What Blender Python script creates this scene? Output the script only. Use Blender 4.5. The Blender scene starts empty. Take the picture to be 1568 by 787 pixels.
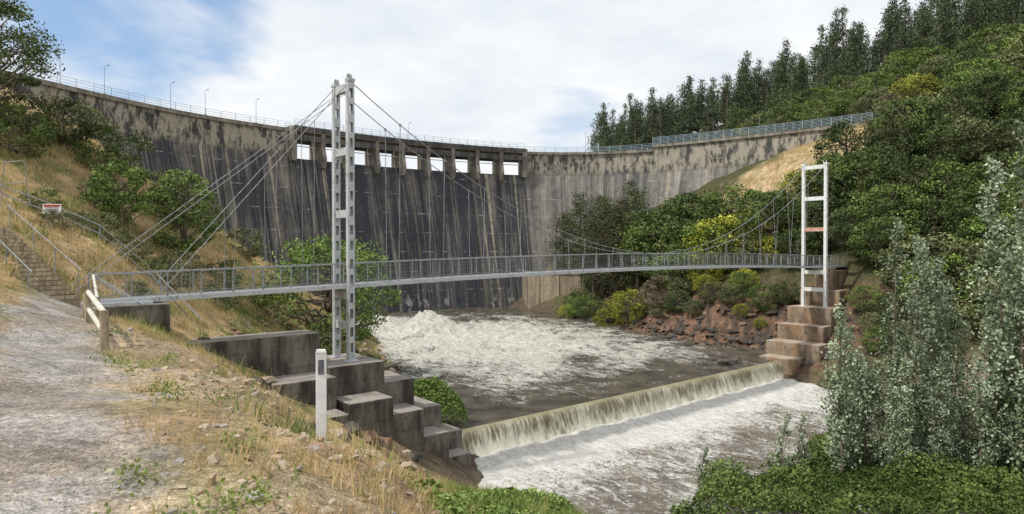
import bpy, math
import numpy as np
from mathutils import Vector
rng=np.random.default_rng(11)
scene=bpy.context.scene
R=math.radians
# ------------------------------------------------------------------ helpers
def nrm(v):
    v=np.asarray(v,float); return v/np.maximum(np.linalg.norm(v,axis=-1,keepdims=True),1e-9)
def _h(ix,iy,s):
    n=(ix.astype(np.int64)*374761393+iy.astype(np.int64)*668265263+s*1274126177)&0x7fffffff
    n=((n^(n>>13))*1274126177)&0x7fffffff
    return ((n^(n>>16))&0xffff)/65535.0
def vn(x,y,s=0):
    x=np.asarray(x,float);y=np.asarray(y,float)
    ix=np.floor(x);iy=np.floor(y);fx=x-ix;fy=y-iy
    fx=fx*fx*(3-2*fx);fy=fy*fy*(3-2*fy)
    a=_h(ix,iy,s);b=_h(ix+1,iy,s);c=_h(ix,iy+1,s);d=_h(ix+1,iy+1,s)
    return (a*(1-fx)+b*fx)*(1-fy)+(c*(1-fx)+d*fx)*fy
def fbm(x,y,o=4,s=0):
    t=0;a=.5;w=0
    for i in range(o):
        t=t+a*vn(x,y,s+i*17);w+=a;a*=.5;x=x*2.03+7.1;y=y*2.03+3.7
    return t/w
def sst(a,b,x):
    t=np.clip((x-a)/(b-a),0,1);return t*t*(3-2*t)
def make_mesh(name,V,F,M=None,S=None,smooth=False):
    V=np.asarray(V,np.float32);F=np.asarray(F,np.int32)
    me=bpy.data.meshes.new(name)
    me.vertices.add(len(V));me.vertices.foreach_set('co',V.ravel())
    me.loops.add(F.size);me.loops.foreach_set('vertex_index',F.ravel())
    me.polygons.add(len(F));me.polygons.foreach_set('loop_start',np.arange(0,F.size,4,dtype=np.int32))
    if M is not None: me.polygons.foreach_set('material_index',np.asarray(M,np.int32))
    me.polygons.foreach_set('use_smooth',np.full(len(F),smooth))
    me.update(calc_edges=True)
    if S is not None:
        at=me.attributes.new('shade','FLOAT','FACE');at.data.foreach_set('value',np.asarray(S,np.float32))
    return me
class QB:
    def __init__(s): s.V=[];s.F=[];s.M=[];s.S=[];s.n=0
    def add(s,v,f,m=0,sh=.5):
        v=np.asarray(v,float).reshape(-1,3);f=np.asarray(f,int).reshape(-1,4)
        s.V.append(v);s.F.append(f+s.n);s.n+=len(v)
        s.M.append(np.full(len(f),m));s.S.append(np.broadcast_to(np.asarray(sh,float),(len(f),)).copy())
    BF=np.array([[0,3,2,1],[4,5,6,7],[0,1,5,4],[1,2,6,5],[2,3,7,6],[3,0,4,7]])
    def box(s,c,size,ax=None,m=0,sh=.5,jit=0,taper=1):
        h=np.asarray(size,float)/2
        p=np.array([[-1,-1,-1],[1,-1,-1],[1,1,-1],[-1,1,-1],[-1,-1,1],[1,-1,1],[1,1,1],[-1,1,1]],float)*h
        p[4:,:2]*=taper
        if jit: p=p*(1+rng.uniform(-jit,jit,p.shape))
        if ax is not None: p=p@np.asarray(ax,float)
        s.add(p+np.asarray(c,float),s.BF,m,sh)
    def beam(s,p0,p1,w,h,m=0,up=(0,0,1),sh=.5):
        p0=np.asarray(p0,float);p1=np.asarray(p1,float);d=p1-p0;L=np.linalg.norm(d)
        if L<1e-6:return
        d/=L;up=np.asarray(up,float)
        if abs(d@up)>.98: up=np.array([.6,.8,0.])
        a=nrm(np.cross(up,d));b=np.cross(d,a)
        s.box((p0+p1)/2,(L,w,h),np.array([d,a,b]),m,sh)
    def tube(s,p0,p1,r0,r1=None,n=6,m=0,sh=.5):
        if r1 is None:r1=r0
        p0=np.asarray(p0,float);p1=np.asarray(p1,float);d=p1-p0;L=np.linalg.norm(d)
        if L<1e-6:return
        d/=L;up=np.array([0,0,1.]) if abs(d[2])<.95 else np.array([1.,0,0])
        a=nrm(np.cross(up,d));b=np.cross(d,a);t=np.arange(n)/n*2*np.pi
        ring=np.cos(t)[:,None]*a+np.sin(t)[:,None]*b
        v=np.vstack([p0+ring*r0,p1+ring*r1]);i=np.arange(n);j=(i+1)%n
        s.add(v,np.stack([i,j,j+n,i+n],1),m,sh)
    def path(s,pts,r,n=6,m=0,sh=.5):
        for a,b in zip(pts[:-1],pts[1:]): s.tube(a,b,r,r,n,m,sh)
    def leaves(s,c,size,m=0,sh=.5,up=.5,asp=.55,spread=None):
        c=np.asarray(c,float);n=len(c);size=np.broadcast_to(size,(n,))[:,None]
        N=nrm(rng.normal(size=(n,3))+np.array([0,0,up]))
        a=nrm(np.cross(N,rng.normal(size=(n,3))));b=np.cross(N,a)
        v=np.stack([c-a*size*.5,c+b*size*.5*asp,c+a*size*.5,c-b*size*.5*asp],1).reshape(-1,3)
        s.add(v,np.arange(n*4).reshape(-1,4),m,sh)
    def blades(s,p,h,w,m=0,sh=.5,lean=.35):
        n=len(p);p=np.asarray(p,float);h=np.broadcast_to(h,(n,))[:,None]
        t=rng.uniform(0,2*np.pi,n);a=np.stack([np.cos(t),np.sin(t),np.zeros(n)],1)*w/2
        ld=rng.normal(size=(n,3))*lean;ld[:,2]=1;top=p+nrm(ld)*h
        v=np.stack([p-a,p+a,top+a*.25,top-a*.25],1).reshape(-1,3)
        s.add(v,np.arange(n*4).reshape(-1,4),m,sh)
    def mesh(s,name,smooth=False):
        return make_mesh(name,np.vstack(s.V),np.vstack(s.F),np.concatenate(s.M),np.concatenate(s.S),smooth)
    def obj(s,name,mats,parent=None,smooth=False,bevel=0):
        return mkobj(name,s.mesh(name,smooth),mats,parent,bevel)
def mkobj(name,me,mats=None,parent=None,bevel=0,loc=None,rz=0,sc=1):
    if mats is not None and len(me.materials)==0:
        for m in mats: me.materials.append(m)
    o=bpy.data.objects.new(name,me);scene.collection.objects.link(o)
    if parent: o.parent=parent
    if loc is not None:o.location=loc
    o.rotation_euler=(0,0,rz);o.scale=(sc,sc,sc) if np.isscalar(sc) else sc
    if bevel:
        b=o.modifiers.new('bevel','BEVEL');b.width=bevel;b.segments=2;b.limit_method='ANGLE'
    return o
def empty(name):
    o=bpy.data.objects.new(name,None);scene.collection.objects.link(o);return o
# ---------------------------------------------------------------- materials
class MT:
    def __init__(s,name,rough=.8,spec=.3):
        s.m=bpy.data.materials.new(name);s.m.use_nodes=True;s.t=s.m.node_tree;s.N=s.t.nodes
        s.b=s.N['Principled BSDF'];s.b.inputs['Roughness'].default_value=rough
        s.b.inputs['Specular IOR Level'].default_value=spec
        s.g=s.N.new('ShaderNodeNewGeometry').outputs['Position']
    def lk(s,a,b):
        if hasattr(a,'is_output') or isinstance(a,bpy.types.NodeSocket): s.t.links.new(a,b)
        else: b.default_value=a
    def math(s,op,a,b=0.,c=0.,clamp=False):
        n=s.N.new('ShaderNodeMath');n.operation=op;n.use_clamp=clamp
        s.lk(a,n.inputs[0]);s.lk(b,n.inputs[1]);s.lk(c,n.inputs[2]);return n.outputs[0]
    def scale(s,v,k):
        n=s.N.new('ShaderNodeVectorMath');n.operation='MULTIPLY';s.lk(v,n.inputs[0]);n.inputs[1].default_value=k;return n.outputs[0]
    def noise(s,v,sc=1,det=4,ro=.55,dist=0.):
        n=s.N.new('ShaderNodeTexNoise');s.lk(v,n.inputs['Vector']);n.inputs['Scale'].default_value=sc
        n.inputs['Detail'].default_value=det;n.inputs['Roughness'].default_value=ro;n.inputs['Distortion'].default_value=dist
        return n.outputs[0]
    def vor(s,v,sc,out='Distance',feat='F1'):
        n=s.N.new('ShaderNodeTexVoronoi');n.feature=feat;s.lk(v,n.inputs['Vector']);n.inputs['Scale'].default_value=sc;return n.outputs[out]
    def rmp(s,x,a,b,lo=0.,hi=1.):
        n=s.N.new('ShaderNodeMapRange');n.interpolation_type='SMOOTHSTEP';s.lk(x,n.inputs[0]);s.lk(a,n.inputs[1]);s.lk(b,n.inputs[2]);s.lk(lo,n.inputs[3]);s.lk(hi,n.inputs[4]);return n.outputs[0]
    def mix(s,f,a,b,mode='MIX'):
        n=s.N.new('ShaderNodeMix');n.data_type='RGBA';n.blend_type=mode
        s.lk(f,n.inputs[0])
        for x,i in((a,6),(b,7)):
            if isinstance(x,tuple): n.inputs[i].default_value=(*x,1) if len(x)==3 else x
            else: s.t.links.new(x,n.inputs[i])
        return n.outputs[2]
    def attr(s,name,out='Fac'):
        n=s.N.new('ShaderNodeAttribute');n.attribute_name=name;return n.outputs[out]
    def sep(s,v):
        n=s.N.new('ShaderNodeSeparateXYZ');s.lk(v,n.inputs[0]);return n.outputs
    def bump(s,h,st=.3,d=.05):
        n=s.N.new('ShaderNodeBump');s.lk(h,n.inputs['Height']);n.inputs['Strength'].default_value=st;n.inputs['Distance'].default_value=d
        s.t.links.new(n.outputs[0],s.b.inputs['Normal'])
    def col(s,c):
        s.lk(c if not isinstance(c,tuple) else (*c,1),s.b.inputs['Base Color'])
def simple(name,c1,c2,sc=3,rough=.8,bump=.2,bd=.02,stretch=(1,1,1),lo=.35,hi=.65,metal=0,spec=.3):
    m=MT(name,rough,spec);v=m.scale(m.g,stretch);n=m.noise(v,sc,4,.6);m.col(m.mix(m.rmp(n,lo,hi),c1,c2))
    m.b.inputs['Metallic'].default_value=metal
    if bump:m.bump(m.noise(m.g,sc*6,3),bump,bd)
    return m.m
def leafmat(name,dark,light,transl=0,rvar=.25):
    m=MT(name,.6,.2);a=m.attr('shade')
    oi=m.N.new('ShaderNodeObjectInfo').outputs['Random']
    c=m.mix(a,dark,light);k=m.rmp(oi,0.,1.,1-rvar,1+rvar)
    cc=m.N.new('ShaderNodeVectorMath');cc.operation='SCALE';m.t.links.new(c,cc.inputs[0]);m.t.links.new(k,cc.inputs['Scale'])
    m.t.links.new(cc.outputs[0],m.b.inputs['Base Color'])
    if transl:
        tr=m.N.new('ShaderNodeBsdfTranslucent');m.t.links.new(cc.outputs[0],tr.inputs[0])
        mx=m.N.new('ShaderNodeMixShader');mx.inputs[0].default_value=transl
        m.t.links.new(m.b.outputs[0],mx.inputs[1]);m.t.links.new(tr.outputs[0],mx.inputs[2])
        m.t.links.new(mx.outputs[0],m.N['Material Output'].inputs[0])
    return m.m
L_dark=leafmat('leaf_dark',(.037,.056,.021),(.125,.165,.052))
L_mid=leafmat('leaf_mid',(.05,.083,.022),(.20,.265,.068))
L_bright=leafmat('leaf_bright',(.06,.105,.022),(.25,.35,.08))
L_olive=leafmat('leaf_olive',(.066,.082,.034),(.24,.25,.11))
L_yel=leafmat('leaf_yellow',(.14,.16,.02),(.50,.51,.08))
L_pine=leafmat('leaf_pine',(.032,.050,.026),(.135,.175,.08))
L_pop=leafmat('leaf_poplar',(.075,.115,.045),(.42,.48,.34))
L_grey=leafmat('leaf_grey',(.13,.11,.07),(.28,.24,.16))
L_ivy=leafmat('leaf_ivy',(.06,.10,.02),(.24,.32,.085))
G_dry=leafmat('grass_dry',(.34,.24,.12),(.68,.53,.28),.25)
G_grn=leafmat('grass_green',(.10,.15,.035),(.30,.37,.10),.25)
bark=simple('bark',(.10,.08,.06),(.22,.18,.14),4,.9,0,.03,(1,1,.3))
galv=simple('galvanised_steel',(.20,.21,.22),(.34,.35,.36),5,.5,0,.01,metal=.2,spec=.5)
cablem=simple('cable_steel',(.14,.15,.16),(.24,.25,.26),5,.5,0,metal=.3)
def rusty(name,c1,c2,rust,amt):
    m=MT(name,.5,.4);n=m.noise(m.g,3,4);c=m.mix(m.rmp(n,.3,.5),c1,c2);r=m.noise(m.scale(m.g,(1,1,.35)),4,6,.75);m.col(m.mix(m.rmp(r,amt,amt+.07),c,rust));return m.m
steel=rusty('painted_steel_worn',(.34,.36,.38),(.50,.52,.54),(.24,.13,.07),.61)
whitem=rusty('white_paint_worn',(.62,.63,.64),(.78,.78,.77),(.35,.20,.12),.64)
postm=simple('white_plastic',(.70,.71,.73),(.82,.82,.82),6,.5,.03,.003,lo=.25,hi=.5)
rustm=simple('rust_orange_paint',(.5,.14,.04),(.65,.5,.42),9,.7,.05,.01)
bluem=simple('blue_rail_paint',(.30,.42,.52),(.45,.56,.64),4,.5,0)
timber=simple('weathered_timber',(.22,.17,.11),(.45,.38,.27),8,.85,.4,.01,(1,1,.25))
yrail=simple('weathered_white_rail',(.5,.47,.38),(.72,.7,.62),6,.6,.1,.004)
def concrete(name,dark,light,top,orange=None):
    m=MT(name,.88,.2);z=m.scale(m.g,(1,1,.22))
    a=m.noise(z,1.1,6,.65);b=m.noise(m.g,.5,4);c=m.noise(m.g,14,4)
    f=m.rmp(m.math('ADD',m.math('MULTIPLY',a,.7),m.math('MULTIPLY',b,.3)),.40,.62)
    col=m.mix(f,dark,light)
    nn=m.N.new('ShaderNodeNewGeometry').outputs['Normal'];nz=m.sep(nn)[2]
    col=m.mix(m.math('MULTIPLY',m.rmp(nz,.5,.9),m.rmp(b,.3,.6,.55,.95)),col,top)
    pz=m.sep(m.g)[2];fr=m.math('FRACT',m.math('MULTIPLY',pz,1.1));ln=m.math('LESS_THAN',fr,.035)
    col=m.mix(m.math('MULTIPLY',ln,.45),col,(.04,.035,.03))
    if orange: col=m.mix(m.rmp(m.noise(m.g,.8,5),.45,.65,0.,.7),col,orange)
    moss=m.noise(m.g,2.2,5,.7);col=m.mix(m.rmp(moss,.56,.68,0.,.6),col,(.05,.048,.035))
    col=m.mix(m.rmp(c,.3,.7,.25,0.),col,(.02,.02,.02))
    m.col(col);m.bump(m.math('ADD',c,a),.45,.04);return m.m
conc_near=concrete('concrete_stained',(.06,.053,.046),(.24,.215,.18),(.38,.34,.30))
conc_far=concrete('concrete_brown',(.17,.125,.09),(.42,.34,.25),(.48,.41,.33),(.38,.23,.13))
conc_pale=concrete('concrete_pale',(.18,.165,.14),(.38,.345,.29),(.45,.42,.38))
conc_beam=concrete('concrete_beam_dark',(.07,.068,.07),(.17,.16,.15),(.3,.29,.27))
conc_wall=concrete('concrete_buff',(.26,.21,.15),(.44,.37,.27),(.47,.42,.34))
# ------------------------------------------------------------------- terrain
CP=np.array([
(0,0,9.9),(-2.5,4,9.85),(-5.4,8,9.8),(-9,12.5,9.65),(-12.5,17.5,9.65),(-15.5,22,9.55),(-17.6,26,9.35),(-3,-4,10),(0,-20,10),(-20,-20,12),(20,-20,4),(-2.08,7.1,9.25),(-2.9,7.6,9.45),
(-7.4,8,10.3),(-5.6,5,10.1),(-10,4,10.9),(-11.2,12.5,10.6),(-14,10,11.5),(-15,17.5,10.8),(-18,18,11.9),(-19.5,23,11.0),(-16.9,24.2,9.7),(-19.5,26.2,10.9),(-23,28.6,12.4),(-25,32,13.3),(-30,24,15.5),(-30,15,15.5),(-40,0,17),(-22,34,12.0),(-21.5,30,10.6),(-19.5,29.5,9.0),
(-37.6,48,20.0),(-38.7,55,22.0),(-38,60,20.4),(-35,66,17),(-32,72,12.8),(-28.4,78,9.2),(-25,84,4),(-46,52,24.5),(-50,60,27),(-50,72,26),(-46,80,20),(-40,88,13),(-34,100,6),(-34,40,17),(-29,40,14.6),
(-24.5,42,10.7),(-24,50,9.8),(-26,58,10.3),(-25,66,8.8),(-20,58,5),(-18.2,42,7.0),(-18.4,48,5.6),(-15.5,33,7.0),(-18,36,8.0),(-13,40,4.2),(-14,50,2.5),(-15,60,2.2),(-19,72,2.2),
(-15.2,72.8,-.2),(-9,60,-.6),(-22,97,-.4),(-27,118,-.4),(-8,48,-.2),(-5.5,45,-.4),
(-1.36,7,9.15),(-3.9,10,9.35),(-7,14.2,9.3),(-9.7,18,9.1),(-12.5,22,8.7),(-15,27,8.2),(-.8,4.8,9.45),(-2.2,8.8,7.9),(-4.5,12.5,7.6),(-3,14,6.0),(-7,18,6.3),(-6,20,4.8),(-9,24,5.2),(-12,28,6.0),(-8,30,3.3),(-6,26,3.1),(-3,20,3.1),(-11.5,32,4.8),(-6,34,1.5),(-3,30,.4),(-3.5,36,-.4),(-1,35,-2.2),
(.2,4.2,8.7),(0,6,8.0),(1.5,6,7.2),(-.8,8,7.6),(.3,9,6.8),(-1,12,6.2),(0,16,4.9),(0,20,3.7),(0,28,.7),(1.5,30,-.6),(2.0,20,3.1),(3,12,5.3),(4,4,7.3),(8,8,4.6),(5,20,1.6),(15,10,2.0),(30,12,1),
(3.8,31,-2.1),(1,35.5,-2.4),(5.6,30,-2.4),(9,28,-3),(12,24,-3),(25,24,-3),(45,22,-3),(70,18,-3),(60,-10,2),
(0,60,-3),(10,60,-3),(-5,90,-3),(-10,110,-3),(10,78,-3),(20,66,-3),(0,48,-3),(-15,125,-3),(0,120,-3),(5,42,-4),(15,50,-4),(22,57,-4),(9,37,-3.6),(26,60,-3.2),(15,43,-3),(22,50,-3),
(7.8,31.6,-2.0),(11,35.5,-1.6),(15,37,-1.4),(19,39,-1.3),(22,36,-1.1),(30,38,-.8),(25,46,-1.4),(30,52,-1.3),(31.5,60,-1),(34,62,.5),(40,60,2),(50,60,6),(60,60,11),(40,45,1),(55,42,5),(40,33,-.5),(70,45,12),
(3,129,-.5),(7.7,119,-.3),(15,97,-.4),(22,83,-.4),(27.5,75,-.4),(28.5,69,-.4),(25,82,3.4),(26.5,85,5.8),(20,92,2.8),(33,80,6.9),(31,75,3.0),(34,73,4),(38,76,9),(36,70,4.5),(12.5,108,1.4),(11,117,.8),(9,127.5,6.3),(14,124,7.2),(16,114,4),(40,72,9.2),
(28,120,16),(42,112,23.5),(50,116,29),(58,117,32),(50,103,27),(45,95,21),(36,95,13),(30,100,11),(60,90,27),(75,85,33),(42,83,13),(55,80,19),(70,70,23),(90,60,32),(120,60,45),
(36,220,42),(66,210,51),(98,190,60),(125,165,68),(160,140,82),(220,200,95),(60,150,37),(80,130,41),(100,110,46),(120,90,53),(15,225,34),(-10,240,20),(-40,180,18),(0,160,18),(-80,140,18),(-60,100,22),(-100,100,34),
(-64,82,33),(-75,75,35),(-60,60,30),(-60,30,27),(-62,90,30),(-120,200,24),(-60,300,22),(60,300,30),(-400,400,50),(0,600,30),(400,500,110),(450,0,90),(-400,-40,60),(300,100,100),(200,-40,30),(-200,50,50)],float)
def _phi(r2): return np.sqrt(r2+.9)
_n=len(CP);_d2=((CP[:,None,:2]-CP[None,:,:2])**2).sum(-1)
_A=np.zeros((_n+3,_n+3));_A[:_n,:_n]=_phi(_d2)-np.eye(_n)*.05;_P=np.c_[np.ones(_n),CP[:,:2]/100];_A[:_n,_n:]=_P;_A[_n:,:_n]=_P.T
_w=np.linalg.solve(_A,np.r_[CP[:,2],0,0,0])
pathP=np.array([(-1.7,-3),(-3.15,3.5),(-5.4,7.5),(-8.9,12.5),(-12.6,18),(-15.3,22),(-17.8,27)])
def dpoly(x,y,P):
    d=np.full(np.shape(x),1e9)
    for a,b in zip(P[:-1],P[1:]):
        e=b-a;t=np.clip(((x-a[0])*e[0]+(y-a[1])*e[1])/(e@e),0,1)
        d=np.minimum(d,np.hypot(x-a[0]-t*e[0],y-a[1]-t*e[1]))
    return d
def H(x,y,rough=True):
    x=np.atleast_1d(np.asarray(x,float)).ravel();y=np.atleast_1d(np.asarray(y,float)).ravel()
    z=np.empty(len(x))
    for i in range(0,len(x),20000):
        X=x[i:i+20000];Y=y[i:i+20000]
        z[i:i+20000]=_phi((X[:,None]-CP[:,0])**2+(Y[:,None]-CP[:,1])**2)@_w[:_n]+_w[_n]+(X*_w[_n+1]+Y*_w[_n+2])/100
    if rough:
        dp=dpoly(x,y,pathP);k=sst(.7,2.2,dp)
        z=z+k*(fbm(x*.9,y*.9,4,3)-.5)*.45*sst(0,12,np.hypot(x,y))+(fbm(x*4,y*4,3,9)-.5)*.10*(.35+.65*k)
        far=sst(25,60,np.hypot(x,y));z=z+far*(fbm(x*.22,y*.22,4,5)-.5)*1.6*sst(.0,3,np.abs(z))
        rb=sst(14,20,x)*sst(0,1,z+.2)*(1-sst(6,10,z))*sst(60,68,y)*(1-sst(100,110,y))
        q=np.floor(z/.8)*.8+.8*sst(.55,1,z/.8-np.floor(z/.8));z=z*(1-rb)+q*rb
    return z
def Hs(x,y): return float(H([x],[y])[0])
NX,NY=600,560
tx=np.linspace(-1,1,NX);X1=-2+6*np.sinh(5.0*tx)
ty=np.linspace(-.45,1,NY);Y1=7+8*np.sinh(5.0*ty)
GX,GY=np.meshgrid(X1,Y1);gx=GX.ravel();gy=GY.ravel();gz=H(gx,gy)
i=np.arange(NX*NY).reshape(NY,NX)
F=np.stack([i[:-1,:-1],i[:-1,1:],i[1:,1:],i[1:,:-1]],-1).reshape(-1,4)
me=make_mesh('ground',np.c_[gx,gy,gz],F,smooth=True)
def lerp(a,b,t): return a*(1-t[:,None])+b*t[:,None]
C=np.array
T=lambda c:np.tile(C(c),(len(gx),1))
n1=fbm(gx*.35,gy*.35,4,21);n2=fbm(gx*1.7,gy*1.7,4,31)
col=lerp(T([.42,.31,.16]),T([.14,.15,.05]),sst(.48,.68,n1)*.85)
col=lerp(col,T([.34,.21,.12]),sst(.5,.66,n2)*.6)
near=1-sst(14,24,np.hypot(gx+3,gy));col=lerp(col,T([.42,.33,.23]),near*.85)
col=lerp(col,T([.40,.25,.14]),near*sst(.5,.66,n1)*.6)
col=lerp(col,T([.22,.22,.10]),near*sst(.5,.68,fbm(gx*.8,gy*.8,4,61))*.5)
low=(1-sst(1.2,3.5,gz))*sst(28,36,gy);col=lerp(col,T([.11,.085,.06]),low)
gb=(1-sst(8.2,9.0,gz))*sst(-2.5,-.5,gx)*(1-sst(34,40,gy));col=lerp(col,T([.11,.13,.04]),gb*.9)
rh=sst(14,22,gx)*sst(40,60,gy);col=lerp(col,T([.075,.075,.035]),rh)
wt=sst(6,9,gx)*sst(106,112,gy)*(1-sst(24,30,gx));col=lerp(col,T([.10,.10,.045]),wt)
eb=sst(33,37,gx)*(1-sst(46,52,gx))*sst(38,44,gy)*(1-sst(54,60,gy));col=lerp(col,T([.30,.22,.17]),eb*.8)
rr=sst(14,20,gx)*sst(60,68,gy)*(1-sst(6,9,gz))*(1-sst(104,112,gy));col=lerp(col,lerp(T([.20,.12,.08]),T([.08,.06,.045]),sst(.4,.6,n2)),rr)
dd=np.hypot((gx-49)/15,(gy-107)/12);col=lerp(col,lerp(T([.50,.38,.24]),T([.30,.25,.13]),sst(.4,.62,n2)),1-sst(.8,1.25,dd+(n1-.5)))
dpt=dpoly(gx,gy,pathP)
pc=lerp(T([.36,.335,.315]),T([.30,.26,.22]),sst(.42,.62,fbm(gx*1.1,gy*1.1,4,71)))
pm=1-sst(.45,1.25,dpt+(n2-.5)*1.3+(fbm(gx*5,gy*5,2,72)-.5)*.4);col=lerp(col,pc,pm*.95)
ca=me.attributes.new('gcol','FLOAT_COLOR','POINT');ca.data.foreach_set('color',np.c_[col,np.ones(len(col))].astype(np.float32).ravel())
m=MT('ground_material',.95,.15);g=m.attr('gcol','Color')
a=m.noise(m.g,9,6,.75);b=m.noise(m.g,1.3,5,.65);v=m.vor(m.g,40,'Color');a2=m.noise(m.g,60,3,.7)
vv=m.sep(v)[0]
k=m.math('MULTIPLY',m.rmp(a,.3,.7,.6,1.35),m.rmp(b,.3,.7,.7,1.3));k=m.math('MULTIPLY',k,m.math('ADD',m.math('MULTIPLY',vv,.5),.75));k=m.math('MULTIPLY',k,m.rmp(a2,.3,.7,.6,1.4))
sc=m.N.new('ShaderNodeVectorMath');sc.operation='SCALE';m.t.links.new(g,sc.inputs[0]);m.t.links.new(k,sc.inputs['Scale'])
m.t.links.new(sc.outputs[0],m.b.inputs['Base Color'])
m.bump(m.math('ADD',m.math('MULTIPLY',a,.9),m.math('MULTIPLY',a2,.4)),.8,.05)
mkobj('ground',me,[m.m])
# ------------------------------------------------------------------- bridge frame of reference
U=np.array([.764,.645,0.]);W=np.array([-.645,.764,0.]);Z=np.array([0,0,1.])
O=np.array([-9.3,36.,0.]);SPAN=55.8
def P(s,w,z): return O+U*s+W*w+Z*z
AX=np.array([U,W,Z])
# ------------------------------------------------------------------- water
def watermat(name,deep,mid,yel,white,sc,bd):
    m=MT(name,.12,.5);f=m.attr('foam')
    n=m.scale(m.g,(1,1,.0));wv=m.N.new('ShaderNodeMapping');wv.inputs['Rotation'].default_value=(0,0,R(-40));m.t.links.new(n,wv.inputs[0])
    sv=m.scale(wv.outputs[0],(1.,.42,1))
    a=m.noise(sv,sc,8,.75,1.4);b=m.noise(m.g,5.,5,.75,.8);c=m.noise(m.g,.22,3)
    t=m.math('ADD',m.math('MULTIPLY',a,.6),m.math('MULTIPLY',b,.4));t=m.math('ADD',t,m.math('MULTIPLY',m.math('SUBTRACT',c,.5),.3))
    th=m.math('SUBTRACT',.76,m.math('MULTIPLY',f,.44))
    foam=m.rmp(m.math('SUBTRACT',t,th),-.04,.09)
    base=m.mix(m.rmp(m.noise(m.g,.5,5),.35,.65),deep,mid)
    fc=m.mix(m.rmp(m.math('ADD',m.math('MULTIPLY',b,.5),m.math('MULTIPLY',m.noise(sv,2.2,6,.75),.5)),.38,.60),yel,white)
    m.col(m.mix(foam,base,fc))
    m.lk(m.rmp(foam,0.,1.,.14,.8),m.b.inputs['Roughness'])
    m.bump(m.math('ADD',m.math('MULTIPLY',a,1.),m.math('MULTIPLY',b,.7)),1.,bd);return m.m
wm1=watermat('pool_water_material',(.06,.055,.042),(.16,.135,.095),(.38,.34,.24),(.84,.83,.78),1.0,.35)
wm2=watermat('river_water_material',(.16,.135,.105),(.27,.23,.185),(.55,.51,.43),(.86,.85,.82),1.3,.22)
def wsheet(name,s0,s1,w0,w1,st,zf,ff,mat):
    S,Wd=np.meshgrid(np.arange(s0,s1,st),np.arange(w0,w1+.001,st));sh=S.shape
    xy=O[:2]+S.ravel()[:,None]*U[:2]+Wd.ravel()[:,None]*W[:2]
    x,y=xy.T;V=np.c_[x,y,zf(x,y,S.ravel(),Wd.ravel())];i=np.arange(S.size).reshape(sh)
    F=np.stack([i[:-1,:-1],i[:-1,1:],i[1:,1:],i[1:,:-1]],-1).reshape(-1,4)
    me=make_mesh(name,V,F,smooth=True);at=me.attributes.new('foam','FLOAT','POINT');at.data.foreach_set('value',ff(x,y,S.ravel(),Wd.ravel()).astype(np.float32))
    return mkobj(name,me,[mat])
sx,sy=-11.4,89.0
def pool_z(x,y,s,w):
    t=sst(0,5,w);turb=.17+.42*np.exp(-((x+10)**2+(y-90)**2)/600.)
    z=t*(fbm(x*.8,y*.8,5,2)-.5)*2*turb
    r2=((x-sx)/3.7)**2+((y-sy)/2.8)**2
    z+=2.9*np.exp(-r2**1.3)*(.35+.95*fbm(x*1.1,y*1.1,5,8))
    r3=((x-sx-5)/6)**2+((y-sy+1)/4)**2;z+=1.2*np.exp(-r3)*(fbm(x*1.1,y*1.1,5,18))
    r3=((x+20)/3.5)**2+((y-98)/8)**2;z+=1.5*np.exp(-r3)*(.3+fbm(x*1.2,y*1.2,4,12))
    return z
def pool_f(x,y,s,w):
    f=.525+.30*np.exp(-(((x+8)/18)**2+((y-85)/15)**2))+.12*np.exp(-(((x-6)/20)**2+((y-70)/13)**2))
    f=f+.35*np.exp(-((x-sx)**2/26+(y-sy)**2/14))+.6*np.exp(-(((x+20)/5)**2+((y-98)/10)**2))
    f=f-.15*(1-sst(1,9,w))-.16*sst(106,122,y)-.10*sst(14,24,x-(70-y)*.2)
    f=f+.20*(fbm(x*.13,y*.13,3,44)-.5)*2
    return f
wsheet('pool_water',-14,66,.0,108,.42,pool_z,pool_f,wm1)
def low_z(x,y,s,w): return -1.62+(fbm(x*.9,y*.9,4,6)-.5)*.4*sst(0,14,w+20)+.35*np.exp(-((w+1.5)/.8)**2)*fbm(x*2,y*2,3,4)
def low_f(x,y,s,w): return np.clip(.50+.55*np.exp(-((w+1.0)/3.6)**2)+.22*np.exp(-((w+3)/8)**2)+.16*(fbm(x*.2,y*.2,3,5)-.5)*2,0,1.2)
wsheet('river_water',4,75,-62,-.55,.4,low_z,low_f,wm2)
rv=QB();rv.add([(-300,150,24.5),(60,150,24.5),(60,420,24.5),(-300,420,24.5)],[[0,1,2,3]]);rv.obj('reservoir_water',[simple('reservoir_material',(.05,.07,.07),(.07,.09,.09),1,.1,.1)])
# weir with cascade
ws=np.arange(6.4,48.4,.11);prof=[(1.2,-.6),(.6,-.12),(.25,.03),(0,.0),(-.18,-.09),(-.34,-.35),(-.46,-.7),(-.58,-1.05),(-.75,-1.4),(-1.0,-1.75)]
V=[]
for j,(w,z) in enumerate(prof):
    k=min(max(j-2,0)/4,1)
    nn=(fbm(ws*2.2,np.full_like(ws,j*.25),4,5)-.5)*.34*k
    V.append(np.c_[O[0]+U[0]*ws+W[0]*(w+nn),O[1]+U[1]*ws+W[1]*(w+nn),np.full_like(ws,z)+nn*.3*k])
V=np.vstack(V);n=len(ws);i=np.arange(len(V)).reshape(len(prof),n)
F=np.stack([i[:-1,:-1],i[1:,:-1],i[1:,1:],i[:-1,1:]],-1).reshape(-1,4)
me=make_mesh('weir_cascade',V,F,smooth=True)
S=np.tile(ws,len(prof));D=np.repeat([p[1] for p in prof],n)
at=me.attributes.new('uvw','FLOAT_VECTOR','POINT');at.data.foreach_set('vector',np.c_[S,D,S*0].astype(np.float32).ravel())
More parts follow.
